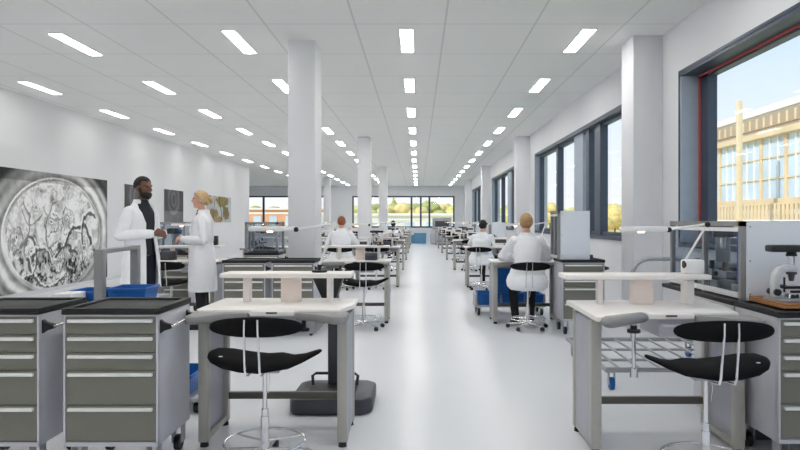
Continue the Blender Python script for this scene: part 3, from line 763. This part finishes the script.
def hand(b, wrist, d, up, side, s=1.0):
    """palm plus five bent fingers; d = pointing direction, up = back of hand, side = thumb side"""
    w_, d, up, side = V(wrist), V(d).normalized(), V(up).normalized(), V(side).normalized()
    b.seg(w_+d*.02*s, .026*s, w_+d*.075*s+side*.012*s, .021*s); b.seg(w_+d*.02*s, .026*s, w_+d*.075*s-side*.02*s, .018*s)
    for k, (o_, L) in enumerate(((.032, .070), (.011, .078), (-.011, .072), (-.031, .056))):
        p0 = w_+d*.08*s+side*o_*s; p1 = p0+(d*.9-up*.3).normalized()*L*.5*s; p2 = p1+(d*.45-up*.9).normalized()*L*.5*s
        b.chain([p0, p1, p2], [.0105*s, .0095*s, .008*s])
    p0 = w_+d*.03*s+side*.03*s; p1 = p0+(side*.7+d*.6)*.035*s; p2 = p1+(d*.9-up*.4)*.032*s
    b.chain([p0, p1, p2], [.014*s, .011*s, .009*s])
def hair_cap(c, s, m, parent, low=-.05, front=.035, thick=.014, name='hair'):
    x, y, z = c
    t = bmesh.new(); bmesh.ops.create_icosphere(t, subdivisions=4, radius=1)
    kill = [v for v in t.verts if (v.co.y > front/.1 and v.co.z < .42) or v.co.z < low/.1 or (v.co.y > .15 and v.co.z < -.05)]
    bmesh.ops.delete(t, geom=kill, context='VERTS')
    for v in t.verts:
        k = 1+.035*(vn(v.co.x*9+5, v.co.y*9+v.co.z*7)-.5)
        v.co = V((x+v.co.x*(.074*s+thick)*k, y-.012*s+v.co.y*(.094*s+thick)*k, z+.02*s+v.co.z*(.092*s+thick)*k))
    b = B(); b._join(t)
    o = b.build(name, m, parent, ang=180)
    md = o.modifiers.new('thickness', 'SOLIDIFY'); md.thickness = .012; md.offset = -1
    return o
def arc_loft(levels, n=30, thick=.012):
    """levels: (z, rx, ry, yc, half_gap) — a garment shell open at +Y by half_gap radians"""
    rings = []
    for (z, rx, ry, yc, g) in levels:
        r = []
        for i in range(n+1):
            a = PI/2+g+(2*PI-2*g)*i/n
            wob = 1+.02*math.sin(a*7+z*9)*(1 if z < 1.0 else .3)
            r.append((rx*math.cos(a)*wob, yc+ry*math.sin(a)*wob, z))
        rings.append(r)
    inner = [[(p[0]*(1-thick/max(.05, math.hypot(p[0], p[1]-l[3]))), l[3]+(p[1]-l[3])*(1-thick/max(.05, math.hypot(p[0], p[1]-l[3]))), p[2]) for p in r] for r, l in zip(rings, levels)]
    t = bmesh.new()
    O = [[t.verts.new(p) for p in r] for r in rings]; I = [[t.verts.new(p) for p in r] for r in inner]
    m = len(rings)
    for a in range(m-1):
        for i in range(n):
            t.faces.new((O[a][i], O[a][i+1], O[a+1][i+1], O[a+1][i])); t.faces.new((I[a][i+1], I[a][i], I[a+1][i], I[a+1][i+1]))
        for i in (0, n): t.faces.new((O[a][i], O[a+1][i], I[a+1][i], I[a][i]))
    for a in (0, m-1):
        for i in range(n): t.faces.new((O[a][i], O[a][i+1], I[a][i+1], I[a][i]))
    bmesh.ops.recalc_face_normals(t, faces=t.faces[:])
    return t
def lens(levels, n=30, sc_=1.0):
    return [[(rx*sc_*math.cos(2*PI*i/n), yc+ry*sc_*math.sin(2*PI*i/n), z) for i in range(n)] for (z, rx, ry, yc, g) in levels]

def standing(label, loc, rz, H, fem, skin, hair, trous, hem, open_coat):
    s = H/1.8; t = thing('person', label, 'person', loc, rz); W = .9 if fem else 1.0
    sh, hp = .185*W, .09
    b = B()
    hc = (0, .03*s, 1.685*s)
    head_parts(b, hc, s*(.96 if fem else 1.03))
    b.seg((0, 0, 1.47*s), .058*s*W, (0, .015*s, 1.60*s), .05*s*W)
    b.seg((0, 0, 1.10*s), (.13*s*W, .09*s, .09*s), (0, 0, 1.38*s), (.15*s*W, .10*s, .08*s))
    b.seg((0, 0, .95*s), (.14*s, .10*s, .08*s), (0, 0, 1.12*s), (.12*s*W, .085*s, .07*s))
    b.seg((-sh*s*.9, 0, 1.42*s), .045*s*W, (sh*s*.9, 0, 1.42*s), .045*s*W)
    wr = {}
    for k in (-1, 1):
        b.chain([(k*hp*s, 0, .92*s), (k*.095*s, .01*s, .50*s), (k*.1*s, -.015*s, .09*s)], [.085*s, .056*s, .04*s])
        b.seg((k*.1*s, -.03*s, .05*s), .038*s, (k*.12*s, .14*s, .035*s), .032*s)
        el = V((k*(sh+.065)*s, -.04*s, 1.15*s)); wr[k] = V((k*.075*s, .245*s, 1.165*s))
        b.chain([(k*(sh-.015)*s, 0, 1.415*s), el, wr[k]], [.052*s*W, .042*s*W, .03*s*W])
        hand(b, wr[k], (-k*.55, .75, .05), (k*.3, .3, .9), (-k*.3, -.25, .9), s*(.9 if fem else 1.0))
    b.remesh('body', skin, t, .0075, 3)
    e = B()
    for k in (-1, 1): e.ell((k*.031*s, hc[1]+.080*s, hc[2]+.008*s), (.012*s, .008*s, .007*s), sub=2)
    e.build('eyes', M_eye, t)
    if fem:
        h = hair_cap(hc, s*.96, hair, t, -.075, .045, .013)
        B().ell((0, hc[1]-.125*s, hc[2]+.0*s), (.04*s, .036*s, .04*s)).ell((0, hc[1]-.085*s, hc[2]-.03*s), (.05*s, .04*s, .05*s)).build('hair_bun', hair, h)
    else:
        hair_cap(hc, s*1.03, hair, t, -.03, .05, .012)
        bd = B().ell((0, hc[1]+.038*s, hc[2]-.085*s), (.064*s, .066*s, .048*s)).ell((0, hc[1]+.062*s, hc[2]-.105*s), (.04*s, .04*s, .034*s))
        for k in (-1, 1): bd.seg((k*.066*s, hc[1]+.005*s, hc[2]-.005*s), .015*s, (k*.056*s, hc[1]+.03*s, hc[2]-.08*s), .022*s)
        bd.remesh('beard', hair, t, .007, 2)
    q = B()
    for k in (-1, 1): q.chain([(k*hp*s*W, 0, .93*s), (k*.095*s, .01*s, .50*s), (k*.105*s, -.012*s, .10*s)], [.092*s*W, .074*s, .06*s])
    q.seg((-.05*s, 0, .95*s), .095*s*W, (.05*s, 0, .95*s), .095*s*W)
    q.remesh('trousers', trous, t, .012, 3)
    q = B()
    for k in (-1, 1): q.seg((k*.1*s, -.035*s, .05*s), (.05*s, .05*s, .05), (k*.12*s, .15*s, .035*s), (.045*s, .05*s, .035)).box((k*.11-.05)*s, (k*.11+.05)*s, -.08*s, .17*s, 0, .02, bev=.005)
    q.build('shoes', M_shoe, t)
    g = 1.0
    z = lambda v: v*s
    if open_coat: gp = [.42, .40, .36, .36, .40, .55, .9, 1.2]
    else: gp = [.05, .03, .02, .02, .10, .48, .85, 1.1]
    lv = [(hem, .235*s*W, .185*s, 0, gp[0]), (z(.80), .225*s*W, .175*s, 0, gp[1]), (z(.98), .205*s*W, .158*s, 0, gp[2]), (z(1.12), (.165 if fem else .19)*s, .135*s, 0, gp[3]),
          (z(1.28), .19*s*W, .15*s, 0, gp[4]), (z(1.40), .192*s*W, .13*s, -.005, gp[5]), (z(1.475), .125*s*W, .095*s, -.01, gp[6]), (z(1.525), .078*s, .075*s, -.005, gp[7])]
    lv2 = []
    for i in range(len(lv)-1):
        for j in range(3):
            f = j/3; lv2.append(tuple(a+(c-a)*f for a, c in zip(lv[i], lv[i+1])))
    lv2.append(lv[-1])
    co = B(); co._join(arc_loft(lv2))
    for k in (-1, 1):
        el = V((k*(sh+.068)*s, -.045*s, 1.15*s))
        co.chain([(k*(sh-.02)*s, -.005, 1.405*s), (k*(sh+.028)*s, -.03*s, 1.28*s), el], [.07*s*W, .068*s*W, .06*s*W])
        co.chain([el, el.lerp(wr[k], .5), el.lerp(wr[k], .93)], [.062*s*W, .056*s*W, .048*s*W])
    # collar and lapels
    c_ = co.build('lab_coat', M_coat, t, ang=60)
    ct = arc_loft([(z(1.50), .098*s, .092*s, -.005, .8), (z(1.525), .083*s, .083*s, -.008, .75), (z(1.548), .076*s, .076*s, -.012, .85)], 24, .008)
    B()._join(ct).build('collar', M_coat, c_)
    for k in (-1, 1):
        zs = [l for l in lv2 if 1.16*s < l[0] < 1.50*s]; t_ = bmesh.new(); R = []
        for i, l in enumerate(zs):
            f = i/(len(zs)-1); wd = (.50*math.sin(min(1, f*1.25)*PI*.6)+.03) if open_coat else .42*f
            R.append([t_.verts.new(((l[1]+e_)*math.cos(PI/2-k*(l[4]+wd*q/4)), l[3]+(l[2]+e_)*math.sin(PI/2-k*(l[4]+wd*q/4)), l[0])) for e_ in (.006, .014) for q in ((0, 1, 2, 3, 4) if e_ == .006 else (4, 3, 2, 1, 0))])
        for a, c in zip(R[:-1], R[1:]):
            for i in range(10): t_.faces.new((a[i], a[(i+1) % 10], c[(i+1) % 10], c[i]))
        t_.faces.new(R[0][::-1]); t_.faces.new(R[-1]); bmesh.ops.recalc_face_normals(t_, faces=t_.faces[:])
        B()._join(t_).build('lapel', M_coat, c_)
    bt = B()
    if not open_coat:
        for zz in (1.2, 1.08, .95, .8): bt.cyl((.012, .14*s, zz*s), (.012, .165*s, zz*s), .008, seg=10)
        bt.build('buttons', M_lamp_white, c_)
    # shirt
    sv = [(.93*s, .17*s*W, .12*s, 0, 0), (1.1*s, .155*s*W, .108*s, 0, 0), (1.28*s, .172*s*W, .128*s, 0, 0), (1.40*s, .175*s*W, .118*s, -.003, 0), (1.47*s, .12*s*W, .088*s, -.004, 0), (1.545*s, .066*s, .066*s, 0, 0)]
    if open_coat: B().loft(lens(sv)).build('shirt', M_shirt, t, ang=70)
    else: B().loft(lens(sv)).build('shirt', M_shirt, t, ang=70)
    return t

man = standing('bearded man in open white lab coat and dark shirt, standing facing the woman', (-3.22, 7.45, 0), math.radians(-112), 1.86, False, M_skin2, M_hair_k, M_navy, .58, True)
woman = standing('blonde woman with hair bun and buttoned white lab coat, standing facing the man', (-2.72, 8.08, 0), math.radians(100), 1.735, True, M_skin, M_hair_b, M_trous, .47, False)

def seated(label, loc, rz, skin, hair, top=1.435, lean=.03, dz=0, female=False, spread=.29, look=0):
    t = thing('person', label, 'person', loc, rz); W = .93 if female else 1
    o = top-1.435
    b = B(); hc = (look, .05+lean, 1.325+o)
    head_parts(b, hc, .95)
    b.seg((0, .01+lean, 1.12+o), .056, (look*.7, .03+lean, 1.25+o), .048)
    b.seg((0, 0, .74), (.13, .10, .09), (0, lean, 1.02+o), (.155*W, .10, .09))
    b.seg((0, -.01, .69), (.15, .11, .08), (0, 0, .80), (.125, .09, .07))
    b.seg((-.165*W, lean, 1.09+o), .05, (.165*W, lean, 1.09+o), .05)
    wr = {}
    for k in (-1, 1):
        b.chain([(k*.09, 0, .66), (k*.13, .42, .585), (k*.10, .33, .12)], [.075, .055, .04])
        b.seg((k*.10, .31, .075), .036, (k*.11, .46, .05), .03)
        el = V((k*spread, .12+lean, .895)); wr[k] = V((k*.15, .37, .875))
        b.chain([(k*.17*W, lean, 1.09+o), el, wr[k]], [.052, .042, .03])
        hand(b, wr[k], (-k*.35, .9, .0), (0, .2, .95), (-k*.95, -.2, .1), .95)
    b.remesh('body', skin, t, .009, 3)
    e = B()
    for k in (-1, 1): e.ell((hc[0]+k*.029, hc[1]+.076, hc[2]+.008), (.012, .008, .007), sub=2)
    e.build('eyes', M_eye, t)
    hair_cap(hc, .95, hair, t, -.085, .03, .016 if female else .012)
    q = B()
    for k in (-1, 1): q.chain([(k*.09, 0, .66), (k*.135, .42, .587), (k*.10, .33, .12)], [.086, .066, .054])
    q.remesh('trousers', M_trous, t, .012, 3)
    q = B()
    for k in (-1, 1): q.seg((k*.10, .30, .075), (.045, .05, .05), (k*.11, .46, .048), (.042, .05, .033)).box(k*.105-.046, k*.105+.046, .26, .49, .015, .035, bev=.005)
    q.build('shoes', M_shoe, t)
    lv = [(.49+dz, .21, .19, -.02, .02), (.53+dz, .25, .215, -.02, .02), (.60, .262, .22, -.02, .02), (.66, .245, .205, -.02, .02), (.70, .22, .18, -.01, .02), (.73, .21, .17, .0, .02), (.82, .178*W, .142, .005, .02), (.96, .195*W, .14, .6*lean, .02), (1.06+o, .20*W, .125, lean, .1), (1.13+o, .155*W, .092, lean, .5), (1.18+o, .074, .07, .012+lean, .9)]
    lv2 = []
    for i in range(len(lv)-1):
        for j in range(3):
            f = j/3; lv2.append(tuple(a+(c-a)*f for a, c in zip(lv[i], lv[i+1])))
    lv2.append(lv[-1])
    co = B(); co._join(arc_loft(lv2))
    for k in (-1, 1):
        el = V((k*(spread+.005), .115+lean, .895))
        co.chain([(k*.165*W, lean-.005, 1.085+o), V((k*.165*W, lean, 1.085+o)).lerp(el, .55), el], [.074, .068, .06])
        co.chain([el, el.lerp(wr[k], .5), el.lerp(wr[k], .92)], [.06, .054, .046])
    c_ = co.build('lab_coat', M_coat, t, ang=60)
    B()._join(arc_loft([(1.155+o, .098, .09, .012+lean, .8), (1.20+o, .074, .074, .014+lean, .75)], 24, .008)).build('collar', M_coat, c_)
    return t
seated('light-haired woman in white lab coat seated with her back to us, right of the aisle', (1.375, 8.06, 0), 0, M_skin, M_hair_l, 1.44, .03, 0, True)
seated('dark-haired person in white lab coat seated further back by the right windows', (1.26, 12.66, 0), -.45, M_skin, M_hair_k, 1.37)
seated('ginger-haired person in white shirt seated with back to us, left of the aisle', (-1.52, 12.66, 0), 0, M_skin, M_hair_g, 1.44)
seated('dark-haired person in white seated far back in the row left of the aisle', (-.84, 22.0, 0), .2, M_skin2, M_hair_k, 1.36)

# ------------------------------------------------------------------ outside
M_ground = mat('straw_field', (226, 214, 168), .9, var=.12, scale=.15)
M_pave = mat('pale_concrete_ground', (214, 212, 206), .9, var=.05, scale=.3)
o = struct(B().box(-220, 320, -60, 420, -1.6, -1.5).build('ground_outside', M_ground))
M_leaf = [mat('yellow_green_leaves', (214, 206, 128), .9, var=.2, scale=1.6, bump=.8, bscale=3), mat('olive_leaves', (178, 178, 112), .9, var=.25, scale=1.6, bump=.8, bscale=3), mat('golden_leaves', (228, 204, 134), .9, var=.2, scale=1.6, bump=.8, bscale=3)]
M_trunk = mat('bark', (96, 82, 66), .9, var=.2)
def make_tree(label, loc, h, r, mi, seed, conif=False):
    t = thing('tree', label, 'tree', loc, seed, 'trees outside the windows'); rg_ = random.Random(seed)
    B().cyl((0, 0, 0), (0, 0, h*.6), .16, .09, seg=8).build('trunk', M_trunk, t)
    b = B()
    if conif:
        for k in range(6): b.cyl((0, 0, h*(.15+.13*k)), (0, 0, h*(.38+.13*k)), r*(1-.14*k), .03, seg=10)
    else:
        for k in range(16):
            a, q = rg_.uniform(0, 6.28), rg_.uniform(0, .75); rr = r*rg_.uniform(.28, .5)
            b.ell((r*q*math.cos(a), r*q*math.sin(a), h-r*.55+rg_.uniform(-.6, .35)*r*.8), (rr, rr, rr*.8), sub=2)
    for v in b.bm.verts: v.co += V((rg_.uniform(-1, 1), rg_.uniform(-1, 1), rg_.uniform(-1, 1)))*.05*r
    b.build('crown', M_leaf[mi], t, ang=180)
    return t
n = 0
def tree_at(px, Y, top, r, mi, lab, conif=False):
    global n; n += 1
    X = (px-418)*Y/640; h = 1.35+(221-top)*Y/640+1.5
    make_tree(lab, (X, Y, -1.5), h, r, mi, n, conif)
rt = random.Random(11)
for i, px in enumerate((358, 368, 379, 394, 403, 412, 421, 433, 444, 452)):
    tree_at(px, 78+(i*3 % 5)*5.2, 198 if px == 394 else 203+rt.uniform(-2.5, 4), 2.4 if px != 394 else 2.0, i % 3, 'tree, %s from the left, outside the far window at the end of the aisle' % ORD[i], px == 394)
for i, px in enumerate((246, 256, 267, 278, 326)):
    tree_at(px, 104+(i*2 % 3)*5.5, 208+rt.uniform(-2, 2), 2.6, 1 if i % 2 else 0, 'tree, %s from the left, outside the far left window' % ORD[i])
for i, px in enumerate((508, 550, 560, 571, 580, 592, 604, 615, 626)):
    tree_at(px, 82+((i*4) % 9)*8.0, 206+rt.uniform(-3, 3), 3.0, (0, 2, 1)[i % 3], 'tree, %s from the left, outside the right-hand windows' % ORD[i])
# hillside beyond the right windows
hb = B()
hb.prism([(20, -1.5), (26, 1.2), (32, 3.4), (60, 4.6), (120, 5.0), (120, -1.5)], 118, 230, 'y')
struct(hb.build('hill_slope', mat('autumn_hillside', (228, 214, 156), .9, var=.25, scale=.25, bump=.6, bscale=.8)))
# low buildings beyond the far windows
M_terra = mat('terracotta_wall', (226, 168, 128), .8, var=.08, scale=.6)  # plain orange-brown colour of the building wall
M_render = mat('white_render', (236, 232, 224), .8, var=.03)
M_ofglass = mat('reflective_facade_glass', (196, 212, 226), .3, .1, var=.15, scale=.25)
M_tan = mat('tan_timber_cladding', (222, 198, 160), .6, var=.1, scale=.4)
M_louv = mat('bronze_louvres', (176, 156, 132), .6, var=.1)
def low_building(label, x0, x1, y0, z1, wm):
    t = thing('low_building', label, 'building', (x0, y0, -1.5), 0); L = x1-x0; H = z1+1.5
    B().box(0, L, 0, 8, 0, H).build('wall', wm, t)
    B().box(-.3, L+.3, -.3, 8.3, H, H+.25).build('roof', M_render, t)
    k = 0
    for i in range(int(L/2.2)):
        B().box(.8+i*2.2, 1.8+i*2.2, -.04, .05, H*.48, H*.8).build('window', M_ofglass, t)
    B().box(0, L, -.06, .03, H*.86, H*.92).build('band', M_render, t)
low_building('low terracotta building outside the far left window', -30, -12, 88, 2.9, M_terra)
low_building('low white building outside the far window at the end of the aisle', -11, 9, 66, 1.9, M_render)
# modern office block outside the front right window
ob = thing('office_building', 'modern office building with tan bands outside the front right window', 'building', (30, 33, -1.5))
L = 35
B().box(.3, 14, 0, L, 0, 12.4).build('core', M_render, ob)
B().box(.0, 14.2, -.2, L+.2, 12.2, 12.75).build('parapet', M_render, ob)
B().box(-.05, .3, 0, L, 10.9, 11.9).build('louvre_band', M_louv, ob)
B().box(-.5, .35, -.1, L+.1, 10.0, 10.5).build('timber_band', M_tan, ob)
B().box(.12, .32, 0, L, 4.6, 10.0).build('curtain_wall', M_ofglass, ob)
B().box(-.25, .32, 0, L, 4.3, 4.75).build('floor_band', M_tan, ob)
B().box(-.8, .32, 0, L, 2.7, 2.95).build('balcony_slab', M_render, ob); B().box(-.8, -.72, 0, L, 4.2, 4.32).build('balustrade_rail', M_tan, ob)
for i in range(58): B().box(-.79, -.73, i*.6+.05, i*.6+.42, 2.95, 4.2).build('balustrade_board', M_tan, ob)
for i in range(28): B().box(-.02, .14, i*1.27, i*1.27+(.12 if i % 3 else .38), 4.7, 10.0).build('mullion', M_tan if i % 3 == 0 else M_render, ob)
for zz in (6.4, 8.2): B().box(-.01, .14, 0, L, zz, zz+.12).build('transom', M_tan, ob)
for i in range(30): B().box(-.09, -.03, .2+i*1.16, .5+i*1.16, 10.95, 11.85).build('louvre_fin', M_tan, ob)
tag(B().box(-.18, .18, -.18, .18, 0, 12.2, bev=.02).build('tall_post', mat('pale_timber', (226, 206, 172), .7, var=.08), None, loc=(25, 49.8, -1.5)), 'tall pale timber post in front of the office building', 'post')

# ------------------------------------------------------------------ light
wld = bpy.data.worlds.new('sky'); sc.world = wld; wld.use_nodes = True; nt = wld.node_tree
bg = nt.nodes['Background']; tc = nt.nodes.new('ShaderNodeTexCoord'); sp = nt.nodes.new('ShaderNodeSeparateXYZ')
rp = nt.nodes.new('ShaderNodeValToRGB'); cr = rp.color_ramp
cr.elements[0].position = 0; cr.elements[0].color = (1, .98, .94, 1)
cr.elements[1].position = .45; cr.elements[1].color = (.46, .68, .92, 1)
e = cr.elements.new(.10); e.color = (.90, .95, 1, 1)
e = cr.elements.new(.26); e.color = (.66, .82, .97, 1)
nt.links.new(tc.outputs['Generated'], sp.inputs[0]); nt.links.new(sp.outputs['Z'], rp.inputs['Fac'])
nt.links.new(rp.outputs['Color'], bg.inputs['Color']); bg.inputs['Strength'].default_value = .95
sun = bpy.data.lights.new('sun', 'SUN'); sun.energy = 2.7; sun.angle = .01; sun.color = (1, .96, .90)
so = bpy.data.objects.new('sun', sun); COL.objects.link(so)
so.rotation_euler = V((.62, .45, -.55)).to_track_quat('-Z', 'Y').to_euler()

# ------------------------------------------------------------------ camera
cd = bpy.data.cameras.new('camera'); cam = bpy.data.objects.new('camera', cd); COL.objects.link(cam)
cam.location = (0, 0, 1.35); cam.rotation_euler = (PI/2, 0, 0)
cd.sensor_width = 36; cd.lens = 640/800*36; cd.shift_x = -18/800; cd.shift_y = -4/800; cd.clip_end = 1000
sc.camera = cam
sc.view_settings.view_transform = 'Standard'; sc.view_settings.look = 'None'
sc.view_settings.exposure = .22; sc.view_settings.gamma = 1; sc.view_settings.use_curve_mapping = False
sc.cycles.use_denoising = True
sc.cycles.max_bounces = 10; sc.cycles.diffuse_bounces = 6; sc.cycles.transparent_max_bounces = 16
